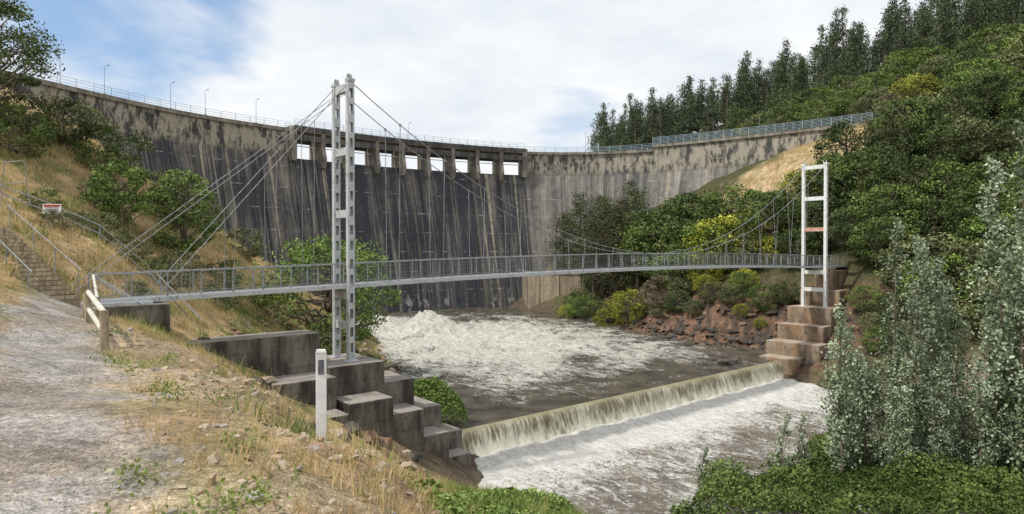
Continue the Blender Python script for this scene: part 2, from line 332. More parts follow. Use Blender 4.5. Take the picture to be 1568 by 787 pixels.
m=MT('cascade_material',.35,.4);uv=m.attr('uvw','Vector');st=m.scale(uv,(1,.16,1));a=m.noise(st,5.5,6,.75);b=m.noise(m.scale(uv,(.3,.2,1)),1.,3)
dz=m.sep(uv)[1];t=m.math('ADD',a,m.math('MULTIPLY',m.math('SUBTRACT',b,.5),.6));t=m.math('ADD',t,m.rmp(dz,-.3,-1.7,-.03,.12))
cc=m.mix(m.rmp(t,.38,.64),(.17,.145,.08),(.68,.66,.54));cc=m.mix(m.rmp(dz,-.2,.03,0.,.7),cc,(.30,.265,.14))
m.col(cc);m.bump(a,.8,.12)
weir=empty('weir');mkobj('cascade',me,[m.m],weir)
q=QB();q.box(P(27,.9,-1.7),(44,1.6,2.6),AX);q.obj('weir_wall',[conc_near],weir,bevel=.05)
# ------------------------------------------------------------------- abutments
ab=QB()
def blk(q,s0,s1,w0,w1,zt,zb=-4,m=0): q.box(P((s0+s1)/2,(w0+w1)/2,(zt+zb)/2),(s1-s0,w1-w0,zt-zb),AX,m)
blk(ab,-8.6,-1.75,-.9,.9,7.15)
blk(ab,-1.72,1.5,-1.9,1.9,5.45)
blk(ab,1.53,3.8,-1.2,2.0,4.1)
blk(ab,3.83,5.8,-1.0,2.0,2.25)
blk(ab,5.83,7.2,-1.2,2.2,.55)
blk(ab,-5.0,-1.8,-3.0,-.93,5.15)
blk(ab,-1.6,.9,-3.9,-1.93,3.9)
blk(ab,.93,3.2,-3.2,-1.23,2.8)
blk(ab,3.23,5.2,-2.7,-1.03,1.1)
blk(ab,5.23,6.9,-2.5,-1.23,-.5)
blk(ab,-4.2,-1.9,-4.6,-3.03,3.6)
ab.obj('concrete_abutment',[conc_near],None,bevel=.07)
fb=QB();E=SPAN
blk(fb,E+1.2,E+6.2,-2.2,2.2,7.0)
blk(fb,E-1.3,E+1.17,-2.4,2.4,5.2)
blk(fb,E-3.3,E-1.33,-2.5,2.5,3.4)
blk(fb,E-5.6,E-3.33,-3.2,2.6,1.75)
blk(fb,E-7.8,E-5.63,-1.6,2.2,.35)
blk(fb,E-4.6,E-1.4,-6,-3.23,.6)
blk(fb,E+2.2,E+6.0,-1.0,1.0,9.15,7.01)
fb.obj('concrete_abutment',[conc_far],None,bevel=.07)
# ------------------------------------------------------------------- suspension footbridge
br=empty('suspension_footbridge')
def dz(s):
    if s<0: return 9.60+s*.026
    if s>SPAN: return 9.68
    t=s/SPAN;return 9.60+.08*t+4*.42*t*(1-t)
S0,S1=-11.8,SPAN+7
q=QB();r=QB();ss=np.linspace(S0,S1,53)
for a,b in zip(ss[:-1],ss[1:]):
    za,zb=dz(a),dz(b)
    q.beam(P(a,0,za-.03),P(b,0,zb-.03),1.30,.05)
    for w in(-.70,.70): q.beam(P(a,w,za-.11),P(b,w,zb-.11),.08,.20,1)
    q.beam(P(a,-.65,za-.18),P(a,.65,za-.18),.1,.14,1)
    for w in(-.70,.70):
        r.beam(P(a,w,za+.02),P(a,w,za+1.12),.055,.055)
        r.tube(P(a,w,za+1.12),P(b,w,zb+1.12),.028,n=6)
        r.beam(P(a,w,za+.10),P(b,w,zb+.10),.025,.03)
        for h in(.3,.5,.7,.9): r.tube(P(a,w,za+h),P(b,w,zb+h),.004,n=3)
        for t in np.arange(1,8)/8.: 
            c=a+(b-a)*t;r.tube(P(c,w,dz(c)+.07),P(c,w,dz(c)+1.12),.004,n=3)
q.obj('deck',[galv,steel],br);r.obj('railings',[galv],br)
cb=QB();TZ0,TZ1=20.6,20.9;LN,LF=.86,1.22
def cz(s): 
    t=s/SPAN;lin=TZ0+(TZ1-TZ0)*t;low=dz(SPAN/2)+1.05
    return lin-4*((TZ0+TZ1)/2-low)*t*(1-t)
for w in(-1,1):
    wf=lambda s:w*(LN+(LF-LN)*s/SPAN)*(1-.15*math.sin(math.pi*s/SPAN))
    pts=[P(s,wf(s),cz(s)) for s in np.linspace(0,SPAN,45)];cb.path(pts,.028,5)
    cb.tube(P(0,w*LN,TZ0),P(-9.6,w,9.2),.022,n=5);cb.tube(P(0,w*LN,TZ0-.5),P(-13.2,w*1.2,9.2),.018,n=5)
    cb.tube(P(SPAN,w*LF,TZ1),P(SPAN+16,w,14),.024,n=5)
    for s in np.arange(3.1,SPAN-2,3.05):
        cb.tube(P(s,wf(s),cz(s)),P(s,w*.7,dz(s)-.1),.021,n=4)
        cb.box(P(s,wf(s),cz(s)),(.12,.08,.12),AX)
    for s in(-2,-4,-6,-8): cb.tube(P(s,w*(LN+.01),TZ0+s*(TZ0-9.2)/9.6),P(s,w*.7,dz(s)-.1),.016,n=4)
cb.obj('cables_and_hangers',[galv],br)
def tower(name,s0,zb,zt,mats,rust,LD):
    t=QB()
    for w in(-LD,LD):
        for e in(-.17,.17):
            t.beam(P(s0+e,w,zb),P(s0+e,w,zt-.2),.28,.035,0,up=U)
            for f in(-.14,.14): t.beam(P(s0+e*.8,w+f,zb),P(s0+e*.8,w+f,zt-.2),.022,.09,0,up=U)
        z=zb+.25;kk=0
        while z<zt-.3:
            for f in(-.155,.155): t.box(P(s0,w+f,z),(.32,.012,.34 if kk%2 else .5),AX)
            z+=.92;kk+=1
        t.box(P(s0,w,zb+.03),(.7,.6,.06),AX)
        t.box(P(s0,w,zt-.12),(.42,.42,.16),AX)
        t.tube(P(s0-.08,w*.9,zt+.08),P(s0+.08,w*.9,zt+.08),.17,n=12)
    for z in(zt-.45,zt-3.9,zt-7.3,9.0,zb+1.9):
        t.beam(P(s0-.1,-LD+.16,z),P(s0-.1,LD-.16,z),.05,.42,0);t.beam(P(s0+.1,-LD+.16,z),P(s0+.1,LD-.16,z),.05,.42,0)
    if rust:
        t.beam(P(s0-.135,-LD-.1,zt-7.3),P(s0-.135,LD+.1,zt-7.3),.012,.4,1)
    t.obj(name,mats,br)
tower('tower',0,5.45,20.75,[steel,rustm],False,LN)
tower('tower_b',SPAN,5.2,21.0,[whitem,rustm],True,LF)
q=QB()
for w in(-.7,.7):
    q.tube(P(-11.8,w,dz(-11.8)+1.13),P(-9.9,w*1.7,9.0),.03);q.tube(P(-9.4,w,dz(-9.4)+1.1),P(-7.6,w*1.8,8.2),.03)
q.beam(P(-12.6,0,9.0),P(-9.6,0,9.0),2.2,.4)
q.obj('end_struts',[steel],br)
q=QB();blk(q,-13.6,-9.0,-1.5,1.5,9.1,6.5);q.obj('concrete_footing',[conc_near],None,bevel=.05)
# ------------------------------------------------------------------- dam
K=np.array([(-66,52),(-60,66),(-55,79),(-51.4,88),(-46.8,96.6),(-39,106),(-26.3,118),(-13.2,127),(2.2,134),(16,135),(28.7,130.5),(42,121),(54,111),(68,98),(82,84)])*1.05
pts=[]
for a in range(1,len(K)-2):
    p0,p1,p2,p3=K[a-1:a+3]
    for t in np.linspace(0,1,30,endpoint=False):
        pts.append(.5*((2*p1)+(-p0+p2)*t+(2*p0-5*p1+4*p2-p3)*t*t+(-p0+3*p1-3*p2+p3)*t**3))
pts=np.array(pts);sl=np.r_[0,np.cumsum(np.linalg.norm(np.diff(pts,axis=0),axis=1))]
L=np.arange(0,sl[-1],.5);cx=np.interp(L,sl,pts[:,0]);cy=np.interp(L,sl,pts[:,1])
for _ in range(30): 
    cx[1:-1]=(cx[:-2]+2*cx[1:-1]+cx[2:])/4;cy[1:-1]=(cy[:-2]+2*cy[1:-1]+cy[2:])/4
tg=nrm(np.c_[np.gradient(cx),np.gradient(cy)]);nm=np.c_[tg[:,1],-tg[:,0]]
def D(l,off,z):
    x=np.interp(l,L,cx);y=np.interp(l,L,cy);n=np.array([np.interp(l,L,nm[:,0]),np.interp(l,L,nm[:,1])]);n/=np.linalg.norm(n)
    return np.array([x+n[0]*off,y+n[1]*off,z])
def DT(l): 
    t=np.array([np.interp(l,L,tg[:,0]),np.interp(l,L,tg[:,1]),0]);t/=np.linalg.norm(t);return np.array([t,[-t[1],t[0],0],[0,0,1]])
lx=lambda x:float(L[np.argmin(abs(cx-x))])
LA,LB,LC=lx(-38.5),lx(2.6),lx(29.5)
dam=empty('arch_dam')
def off(z): return 0 if z>=27.5 else (27.5-z)*.27
zs=np.array([32.5,31.2,30,28.8,27.5,26,24,22,20,18,16,14,12,10,8,6,4,2,0,-2,-5])
def sect(l0,l1,ztop,spill):
    ls=np.linspace(l0,l1,max(2,int((l1-l0)/.7)))
    prof=[(-4.5,-5),(-4.5,ztop)]
    if spill: prof=[(-4.5,-5),(-4.5,ztop-1.6),(-2.5,ztop-.2),(-1,ztop),(0,ztop-.25),(.2,ztop-.9)]
    else: prof+=[(0,ztop)]
    for z in zs:
        if z<ztop-(1.2 if spill else .3):prof.append((off(z)+(.2 if spill else 0),z))
    V=[];A=[]
    for l in ls:
        for o,z in prof: V.append(D(l,o,z));A.append((l,z,spill))
    k=len(prof);n=len(ls);i=np.arange(n*k).reshape(n,k)
    F=np.stack([i[:-1,:-1],i[:-1,1:],i[1:,1:],i[1:,:-1]],-1).reshape(-1,4)
    me=make_mesh('wall',V,F[:,::-1],smooth=False);at=me.attributes.new('uvw','FLOAT_VECTOR','POINT');at.data.foreach_set('vector',np.array(A,np.float32).ravel());return me
m=MT('dam_concrete',.9,.15);uv=m.attr('uvw','Vector');s3=m.sep(uv);sp=s3[2];vz=s3[1];uu=s3[0]
uv0=m.scale(uv,(1,1,0))
a=m.noise(m.scale(uv0,(.34,.018,1)),1,7,.78,.1);b=m.noise(m.scale(uv0,(1.9,.06,1)),1,6,.78);c=m.noise(m.scale(uv0,(.09,.12,1)),1,5,.6);e=m.noise(m.scale(uv0,(1,1,1)),.9,7,.7)
t=m.math('ADD',m.math('MULTIPLY',a,.44),m.math('MULTIPLY',b,.33));t=m.math('ADD',t,m.math('MULTIPLY',c,.13));t=m.math('ADD',t,m.math('MULTIPLY',e,.10))
rt=m.rmp(uu,LB-1,LB+1,0.,.03);t=m.math('ADD',t,rt);t=m.math('ADD',t,m.math('MULTIPLY',m.rmp(uu,LC-.2,LC+.2),.025))
t=m.math('SUBTRACT',t,m.math('MULTIPLY',sp,.026))
f=m.rmp(t,.45,.575)
cc=m.mix(f,(.055,.057,.067),(.235,.215,.185));cc=m.mix(m.rmp(t,.55,.65),cc,(.48,.44,.38))
lk=m.noise(m.scale(uv0,(1.0,.012,1)),1,3,.5);cc=m.mix(m.math('MULTIPLY',m.rmp(lk,.59,.67),m.rmp(e,.3,.6,.2,.8)),cc,(.46,.40,.30))
dk=m.noise(m.scale(uv0,(.8,.014,1)),1.3,3,.5);cc=m.mix(m.math('MULTIPLY',m.rmp(dk,.56,.66),.8),cc,(.035,.036,.043))
gz_=m.math('MULTIPLY',m.rmp(uu,LB-.3,LB+.3),.30);cc=m.mix(gz_,cc,m.mix(m.rmp(e,.35,.65),(.15,.145,.14),(.27,.255,.235)))
tb=m.math('MULTIPLY',m.rmp(m.math('ADD',vz,m.math('MULTIPLY',b,2.)),28.2,29.6),m.math('SUBTRACT',1.,sp))
bl=m.noise(m.scale(uv0,(.75,.28,1)),1,7,.75);cc=m.mix(m.math('MULTIPLY',tb,.85),cc,m.mix(m.rmp(bl,.42,.55),(.055,.055,.055),(.42,.375,.30)))
fr=m.math('FRACT',m.math('MULTIPLY',m.math('ADD',vz,m.math('MULTIPLY',c,.2)),.27));ln=m.math('LESS_THAN',fr,.035);ln=m.math('MULTIPLY',ln,m.rmp(m.noise(m.scale(uv0,(.33,.27,1)),1,4,.8),.51,.58))
cc=m.mix(m.math('MULTIPLY',ln,.75),cc,(.5,.49,.46))
fj=m.math('ABSOLUTE',m.math('SUBTRACT',m.math('FRACT',m.math('MULTIPLY',uu,1/13.7)),.5));j1=m.rmp(m.math('ADD',fj,m.math('MULTIPLY',m.math('SUBTRACT',b,.5),.05)),.0,.022,1.,0.)
cc=m.mix(m.math('MULTIPLY',j1,m.rmp(e,.3,.6,.1,.6)),cc,(.36,.30,.22))
j2=m.math('LESS_THAN',fj,.0035);cc=m.mix(m.math('MULTIPLY',j2,.8),cc,(.03,.03,.03))
bs=m.math('MULTIPLY',m.rmp(vz,4.5,.5),m.rmp(m.noise(m.scale(uv0,(.5,.22,1)),1,5,.8),.53,.64));cc=m.mix(m.math('MULTIPLY',bs,.8),cc,(.55,.54,.50))
m.col(cc);m.bump(m.math('ADD',e,b),.3,.12);damm=m.m
zL=32.5
for l0,l1,zt,spf in((0,LA,zL,0),(LA,LB,27.6,1),(LB,LC,zL,0),(LC,L[-1],33.4,0)):
    mkobj('wall',sect(l0,l1,zt,spf),[damm],dam)
q=QB();rl=QB()
def strip(q,l0,l1,o,w,z0,z1,m=0,step=1.5):
    ls=np.linspace(l0,l1,max(2,int((l1-l0)/step)))
    for a,b in zip(ls[:-1],ls[1:]): q.beam(D(a,o,(z0+z1)/2),D(b,o,(z0+z1)/2),w,z1-z0,m)
strip(q,0,LA,.12,.5,zL-.55,zL+.06);strip(q,LB,LC,.12,.5,zL-.5,zL+.06);strip(q,LC,L[-1],.12,.5,32.9,33.46)
strip(q,LA-.4,LB+.4,-.6,3.6,32.05,32.75);strip(q,LA,LB,.9,.6,30.5,31.5,1);strip(q,LA,LB,-3.0,.5,30.55,31.45,1)
strip(q,LA,LB,1.32,.22,32.3,33.0,1)
npier=9
for k in range(1,npier):
    l=LA+(LB-LA)*k/npier;ax=DT(l);h=.36
    prof=[(1.3,32.05),(1.3,29.4),(1.9,27.6),(1.4,26.0),(.5,25.6),(-3.5,25.6),(-3.5,32.05)]
    pr=[D(l,o,z) for o,z in prof];tt=ax[0]*h
    for side in(-1,1):
        A=[p+tt*side for p in pr]
        q.add([A[0],A[1],A[5],A[6]],[[0,1,2,3]]);q.add([A[1],A[2],A[3],A[5]],[[0,1,2,3]])
    for x0,x1 in((0,1),(1,2),(2,3),(3,4)):
        q.add([pr[x0]-tt,pr[x1]-tt,pr[x1]+tt,pr[x0]+tt],[[0,1,2,3]])
for l in(LA,LB): q.box(D(l,-.6,29.9),(1.0,3.6,6.0),DT(l))
q.obj('spillway_bridge_and_cornice',[conc_pale,conc_beam],dam)
def fence(l0,l1,z,o,step,hh=1.15,nr=3):
    ls=np.linspace(l0,l1,int((l1-l0)/step)+1)
    for a,b in zip(ls[:-1],ls[1:]):
        rl.tube(D(a,o,z),D(a,o,z+hh),.045,n=4)
        for k in range(nr): rl.tube(D(a,o,z+hh*(k+1)/nr),D(b,o,z+hh*(k+1)/nr),.03,n=4)
fence(0,LA,zL,.1,2.4);fence(LA,LB,33.0,1.2,1.9,1.1);fence(LB,LC,zL,.1,2.2,1.2,4);fence(LC,L[-1]-6,33.46,.1,1.6,1.5,6);fence(LA,LB,32.7,-2.2,1.9,1.1)
for k in range(npier): 
    l=LA+(LB-LA)*(k+.5)/npier;rl.box(D(l,-.6,33.05),(.8,.6,.6),DT(l));rl.beam(D(l-1.9,.1,29.6),D(l+1.9,.1,29.6),.12,.14)
rl.obj('handrails',[bluem],dam)
for l in [lx(-57.5),lx(-55.2),lx(-51),lx(-48),lx(-42.5),lx(-20),lx(16),lx(40),lx(47)]:
    q=QB();zt=zL if l<LC else 33.4
    q.tube(D(l,-.5,zt),D(l,-.5,zt+3.9),.04,.03,6);q.tube(D(l,-.5,zt+3.9),D(l,.1,zt+4.1),.025,.02,5);q.box(D(l,.25,zt+4.1),(.18,.4,.08),DT(l));q.box(D(l,-.5,zt+.15),(.3,.3,.3),DT(l))
    q.obj('lamp_post',[galv])
q=QB();cw=[(2.6,134),(3.6,129.5),(5.8,125.6),(9.2,122.8),(13,121.2),(18,120.6)]
for k,(a,b) in enumerate(zip(cw[:-1],cw[1:])):
    q.beam((a[0],a[1],2.4),(b[0],b[1],2.4),1.2,8.8-k*.004);q.beam((a[0],a[1],6.95),(b[0],b[1],6.95),1.5,.28-k*.003)
q.obj('retaining_wall',[conc_wall],None)
# ------------------------------------------------------------------- trees
def tubes_limb(q,p0,p1,r0,r1,m=0,seg=3,wob=.08):
    p0=np.asarray(p0,float);p1=np.asarray(p1,float);Ln=np.linalg.norm(p1-p0);prev=p0
    for i in range(1,seg+1):
        t=i/seg;p=p0+(p1-p0)*t+ (rng.normal(size=3)*wob*Ln*(t<1));p[2]+=-.08*Ln*math.sin(math.pi*t)
        q.tube(prev,p,r0+(r1-r0)*(i-1)/seg,r0+(r1-r0)*t,5,m);prev=p
def finish(q,name,leaf):
    me=q.mesh(name);me.materials.append(bark);me.materials.append(leaf);return me
def tree_round(name,Ht,Rr,nc,nl,ls,leaf,base=.25,cr=.24,up=.5):
    q=QB();q.tube((0,0,-.6),(.03*Ht,0,Ht*.35),.035*Ht,.025*Ht,7);q.tube((.03*Ht,0,Ht*.35),(0,.03*Ht,Ht*.75),.025*Ht,.008*Ht,6)
    for k in range(nc):
        th=rng.uniform(0,2*np.pi);cz_=rng.uniform(-1,1);rad=rng.uniform(.45,1.12)**.5
        zc=Ht*(base+(1-base)*.5)+cz_*Ht*(1-base)*.5*.88
        rr=Rr*math.sqrt(max(.08,1-cz_**2))*rad*(1 if cz_<0 else .95)
        c=np.array([math.cos(th)*rr,math.sin(th)*rr,zc]);st=np.array([0,0,max(Ht*.15,zc-Ht*.22*rng.uniform(.6,1.3))])
        if k%2==0:tubes_limb(q,st,c,.012*Ht,.003*Ht)
        r=Rr*cr*rng.uniform(.6,1.5);n=int(nl*rng.uniform(.6,1.4))
        d=nrm(rng.normal(size=(n,3)))*rng.uniform(.2,1,(n,1))**.5*r*np.array([1,1,.62])
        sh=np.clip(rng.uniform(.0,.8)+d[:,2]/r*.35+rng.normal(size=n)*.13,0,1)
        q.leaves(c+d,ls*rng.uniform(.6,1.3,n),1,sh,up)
    return finish(q,name,leaf)
def tree_pine(name,Ht,Rr,nl,ls,leaf,pw=.75,z0=.12,zst=.05):
    q=QB();q.tube((0,0,-1),(0,0,Ht*.6),.022*Ht,.012*Ht,6);q.tube((0,0,Ht*.6),(0,0,Ht),.012*Ht,.003*Ht,5)
    z=Ht*z0
    while z<Ht*.98:
        t=z/Ht;rm=Rr*min(1,(1-t)**pw*1.15+.06)*min(1,.55+t*2)
        for k in range(rng.integers(3,6)):
            th=rng.uniform(0,6.28);r=rm*rng.uniform(.4,1.2);e=np.array([math.cos(th)*r,math.sin(th)*r,z+r*.22])
            q.tube((0,0,z),e,.004*Ht,.001*Ht,4)
            n=int(nl*(.35+r/Rr));f=rng.uniform(.3,1.05,n)[:,None]
            d=np.array([0,0,z])*(1-f)+e*f+rng.normal(size=(n,3))*np.array([.14,.14,.10])*Rr
            q.leaves(d,ls*rng.uniform(.6,1.3,n),1,np.clip(rng.uniform(.0,.8)+rng.normal(size=n)*.15,0,1),.4,.42)
        z+=Ht*zst*rng.uniform(.8,1.4)
    return finish(q,name,leaf)
def tree_poplar(name,Ht,Rr,n_st,ls,leaf,dens=1.):
    q=QB()
    for s in range(n_st):
        b=rng.normal(size=2)*Rr*.5;top=b*1.5+rng.normal(size=2)*.25;hh=Ht*(1 if s==0 else rng.uniform(.5,.92))
        q.tube((b[0],b[1],-.5),(b[0],b[1],hh*.5),.06,.045,6);q.tube((b[0],b[1],hh*.5),(top[0],top[1],hh),.045,.01,5)
        nz=int(hh/.23)
        for k in range(nz):
            t=(k+rng.uniform())/nz
            if t<.05 or rng.uniform()<.15:continue
            r=Rr*.78*(math.sin(math.pi*min(1,t*.85+.12))**.7)*rng.uniform(.3,1.2)
            th=rng.uniform(0,6.28);c=np.array([b[0]*(1-t)+top[0]*t+math.cos(th)*r*.75,b[1]*(1-t)+top[1]*t+math.sin(th)*r*.75,t*hh+r*.5])
            q.tube((b[0]*(1-t)+top[0]*t,b[1]*(1-t)+top[1]*t,t*hh-r*.3),c,.015,.005,4)
            n=int(46*dens);d=rng.normal(size=(n,3))*np.array([.15,.15,.25])*(.6+r)
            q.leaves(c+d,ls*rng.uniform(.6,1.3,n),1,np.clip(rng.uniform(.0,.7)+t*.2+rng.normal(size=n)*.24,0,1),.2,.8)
    return finish(q,name,leaf)
def place(name,me,x,y,rz=0,sc=1,dz_=0): return mkobj(name,me,None,None,0,(x,y,Hs(x,y)+dz_),rz,sc)
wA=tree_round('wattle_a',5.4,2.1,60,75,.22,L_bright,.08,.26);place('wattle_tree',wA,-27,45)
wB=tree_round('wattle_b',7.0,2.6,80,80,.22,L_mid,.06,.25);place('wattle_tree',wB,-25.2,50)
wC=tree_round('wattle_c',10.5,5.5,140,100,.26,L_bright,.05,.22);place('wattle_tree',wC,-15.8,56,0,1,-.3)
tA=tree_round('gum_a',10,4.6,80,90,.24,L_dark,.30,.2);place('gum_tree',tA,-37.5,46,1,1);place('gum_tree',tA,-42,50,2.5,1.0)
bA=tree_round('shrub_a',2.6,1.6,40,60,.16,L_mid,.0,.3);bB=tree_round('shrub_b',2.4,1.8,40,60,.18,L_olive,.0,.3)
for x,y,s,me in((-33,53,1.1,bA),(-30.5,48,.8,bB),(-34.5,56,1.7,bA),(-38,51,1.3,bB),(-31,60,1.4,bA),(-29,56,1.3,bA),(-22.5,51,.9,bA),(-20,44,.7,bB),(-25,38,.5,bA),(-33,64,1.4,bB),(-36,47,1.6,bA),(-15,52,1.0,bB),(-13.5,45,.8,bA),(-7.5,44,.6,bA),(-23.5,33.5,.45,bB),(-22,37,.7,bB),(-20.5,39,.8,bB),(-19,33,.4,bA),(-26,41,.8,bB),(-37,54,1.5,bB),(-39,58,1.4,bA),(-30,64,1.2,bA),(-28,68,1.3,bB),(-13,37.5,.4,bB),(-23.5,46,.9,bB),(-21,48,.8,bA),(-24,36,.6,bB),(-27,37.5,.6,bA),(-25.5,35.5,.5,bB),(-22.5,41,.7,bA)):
    place('shrub',me,x,y,x*3,s,-.2)
cas=[tree_pine('casuarina_a',12.5,3.0,52,.30,L_dark,.42,.04,.036),tree_pine('casuarina_b',11,3.1,52,.30,leafmat('leaf_casuarina',(.045,.05,.024),(.15,.15,.07)),.42,.04,.036)]
for x,y,k,s in((10,126.5,1,1.15),(13,124.5,0,1.2),(16.5,123,1,1.2),(13.6,109,1,1.3),(17.0,106,1,1.4),(20,104,0,1.3),(16,113,0,1.35),(19,110,1,1.35),(21,115,0,1.2)): place('casuarina_tree',cas[k],x,y,x,s,-.3)
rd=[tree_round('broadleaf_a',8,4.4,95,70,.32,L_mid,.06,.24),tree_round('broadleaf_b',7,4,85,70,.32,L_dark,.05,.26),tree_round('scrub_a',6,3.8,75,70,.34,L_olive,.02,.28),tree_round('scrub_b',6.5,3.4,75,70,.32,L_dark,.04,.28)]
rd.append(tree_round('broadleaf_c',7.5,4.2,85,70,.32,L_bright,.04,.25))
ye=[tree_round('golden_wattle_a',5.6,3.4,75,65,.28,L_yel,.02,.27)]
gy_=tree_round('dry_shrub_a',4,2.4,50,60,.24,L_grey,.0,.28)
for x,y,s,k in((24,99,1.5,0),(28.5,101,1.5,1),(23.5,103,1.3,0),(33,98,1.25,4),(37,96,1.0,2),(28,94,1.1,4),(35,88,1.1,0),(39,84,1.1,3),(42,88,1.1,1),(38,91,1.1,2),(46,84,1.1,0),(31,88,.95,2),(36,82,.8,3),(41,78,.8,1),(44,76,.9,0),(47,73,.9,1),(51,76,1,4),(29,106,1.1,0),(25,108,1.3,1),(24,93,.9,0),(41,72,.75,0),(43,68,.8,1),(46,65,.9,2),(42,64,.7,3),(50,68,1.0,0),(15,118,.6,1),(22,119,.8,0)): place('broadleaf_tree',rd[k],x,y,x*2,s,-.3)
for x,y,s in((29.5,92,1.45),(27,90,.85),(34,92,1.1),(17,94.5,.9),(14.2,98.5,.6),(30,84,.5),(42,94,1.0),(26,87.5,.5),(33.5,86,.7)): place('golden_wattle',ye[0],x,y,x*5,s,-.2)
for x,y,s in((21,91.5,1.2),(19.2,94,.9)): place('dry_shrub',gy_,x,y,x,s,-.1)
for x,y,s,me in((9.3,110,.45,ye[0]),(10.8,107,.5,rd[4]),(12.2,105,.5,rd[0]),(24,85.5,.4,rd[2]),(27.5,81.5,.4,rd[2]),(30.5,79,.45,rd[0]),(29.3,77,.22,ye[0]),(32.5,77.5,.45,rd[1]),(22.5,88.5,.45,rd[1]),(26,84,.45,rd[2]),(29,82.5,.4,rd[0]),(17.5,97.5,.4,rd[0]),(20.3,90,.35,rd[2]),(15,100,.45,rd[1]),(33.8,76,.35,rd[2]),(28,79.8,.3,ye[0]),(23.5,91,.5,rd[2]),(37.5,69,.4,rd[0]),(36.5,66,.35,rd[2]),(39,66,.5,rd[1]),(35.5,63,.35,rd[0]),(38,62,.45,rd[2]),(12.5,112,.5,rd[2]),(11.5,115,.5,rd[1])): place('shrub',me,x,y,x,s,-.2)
pp=[tree_poplar('poplar_a',14.5,1.1,4,.16,L_pop),tree_poplar('poplar_b',12.5,1.1,4,.16,L_pop),tree_poplar('poplar_c',8.7,1.1,5,.15,L_pop),tree_poplar('poplar_sapling',3.6,.40,2,.13,L_pop,.7)]
for x,y,k,s in((22.3,37,0,.98),(24.6,38,1,1.06),(19.4,37.5,2,1.08),(28.0,36.6,0,1.32),(30.0,38.2,0,1.42),(20.6,38.8,2,.9),(23.2,36,2,.8),(28.6,35.6,2,1.1),(15.3,37,3,1.05),(17.0,38,3,.9),(10.6,36.5,3,.8),(26.4,39,1,.85),(18.4,36.6,3,1.3),(26.6,36.5,2,1.0),(21.4,36.3,2,.75),(25,36.4,2,.7)): place('poplar_tree',pp[k],x,y,x*4,s,-.1)
def mass(name,meshes,pts,smin,smax,kind='tree',zs_=(.85,1.2)):
    e=empty(name)
    zz=H(pts[:,0],pts[:,1])
    for (x,y),z in zip(pts,zz):
        me=meshes[rng.integers(len(meshes))];s=rng.uniform(smin,smax)
        mkobj(kind,me,None,e,0,(x,y,z-.4),rng.uniform(0,6.28),(s,s,s*rng.uniform(*zs_)))
    return e
def jit(x0,x1,y0,y1,st,cond):
    X,Y=np.meshgrid(np.arange(x0,x1,st),np.arange(y0,y1,st));p=np.c_[X.ravel(),Y.ravel()]+rng.uniform(-.45,.45,(X.size,2))*st
    return p[cond(p[:,0],p[:,1])]
damdist=lambda x,y: np.array([np.min(np.hypot(cx-a,cy-b)) for a,b in zip(x,y)])
dry=lambda x,y: np.hypot((x-49)/15,(y-107)/12)>.95
def ridge(x): return np.interp(x,[15,36,66,98,125,160,200],[225,220,210,190,165,140,150])
pl=lambda x:ridge(x)-40-np.clip((x-70)*.5,0,22)
pts=jit(40,150,50,190,4.8,lambda x,y:(dry(x,y))&(x>38.5+.2*np.abs(y-75))&(x<40+y*.95)&~((y>107)&(x<58))&(y<pl(x)+3))
pts=pts[damdist(pts[:,0],pts[:,1])>6];pts=pts[(H(pts[:,0],pts[:,1],False)>1.5)]
mass('hillside_scrub',[rd[2],rd[2],rd[0],rd[0],rd[1],rd[3],rd[2],rd[4],rd[3],ye[0],rd[1],rd[2],gy_,rd[4],rd[3]],pts,.55,1.2)
pn=[tree_pine('pine_a',13,3.3,34,.5,L_pine,.7,.10),tree_pine('pine_b',12,3.7,34,.5,L_pine,.6,.10),tree_pine('pine_c',14.5,3.1,34,.5,L_pine,.8,.12)]
p2=jit(30,200,100,232,5.8,lambda x,y:(y>pl(x))&(y<ridge(x)+8)&(x>20+(y-200)*.2)&(x<30+y*.9))
mass('pine_forest',pn,p2,.7,1.15,'pine',(1.0,1.45))
# ------------------------------------------------------------------- ground cover (single objects)
def gsc(n,x0,x1,y0,y1,cond=None):
    x=rng.uniform(x0,x1,n);y=rng.uniform(y0,y1,n)
    if cond is not None:
        k=cond(x,y);x=x[k];y=y[k]
    return x,y,H(x,y)
q=QB()
x,y,z=gsc(130000,6.5,46,29,43)
hb=sst(.35,.75,fbm(x*.45,y*.45,4,77))*1.5;k=(z>-2.0);x,y,z,hb=x[k],y[k],z[k],hb[k]
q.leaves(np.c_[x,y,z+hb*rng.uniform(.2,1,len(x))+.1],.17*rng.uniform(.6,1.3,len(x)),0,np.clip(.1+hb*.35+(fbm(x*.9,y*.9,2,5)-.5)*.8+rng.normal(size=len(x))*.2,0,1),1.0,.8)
q.obj('bramble_thicket',[L_ivy])
q=QB()
x,y,z=gsc(150000,-2.5,5.5,7,32)
k=(z<8.6)&(z>-1.9)&(x>-2.2)&(fbm(x*.6,y*.6,3,55)>.30);x,y,z=x[k],y[k],z[k]
hb=sst(.4,.75,fbm(x*.7,y*.7,4,78))*.45
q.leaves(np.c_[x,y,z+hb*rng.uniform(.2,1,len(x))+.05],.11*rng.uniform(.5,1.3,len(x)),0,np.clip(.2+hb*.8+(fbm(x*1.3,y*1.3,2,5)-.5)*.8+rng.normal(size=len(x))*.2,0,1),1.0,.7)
th=rng.uniform(0,6.28,12000);rr=rng.uniform(0,1,12000)**.5
x=-5.6+rr*np.cos(th)*2.7;y=42.6+rr*np.sin(th)*1.9
q.leaves(np.c_[x,y,.2+3.1*np.sqrt(1-rr**2)*(.6+.5*fbm(x,y,3,4))*rng.uniform(.7,1,12000)],.16,0,rng.uniform(0,.8,12000),.8,.8)
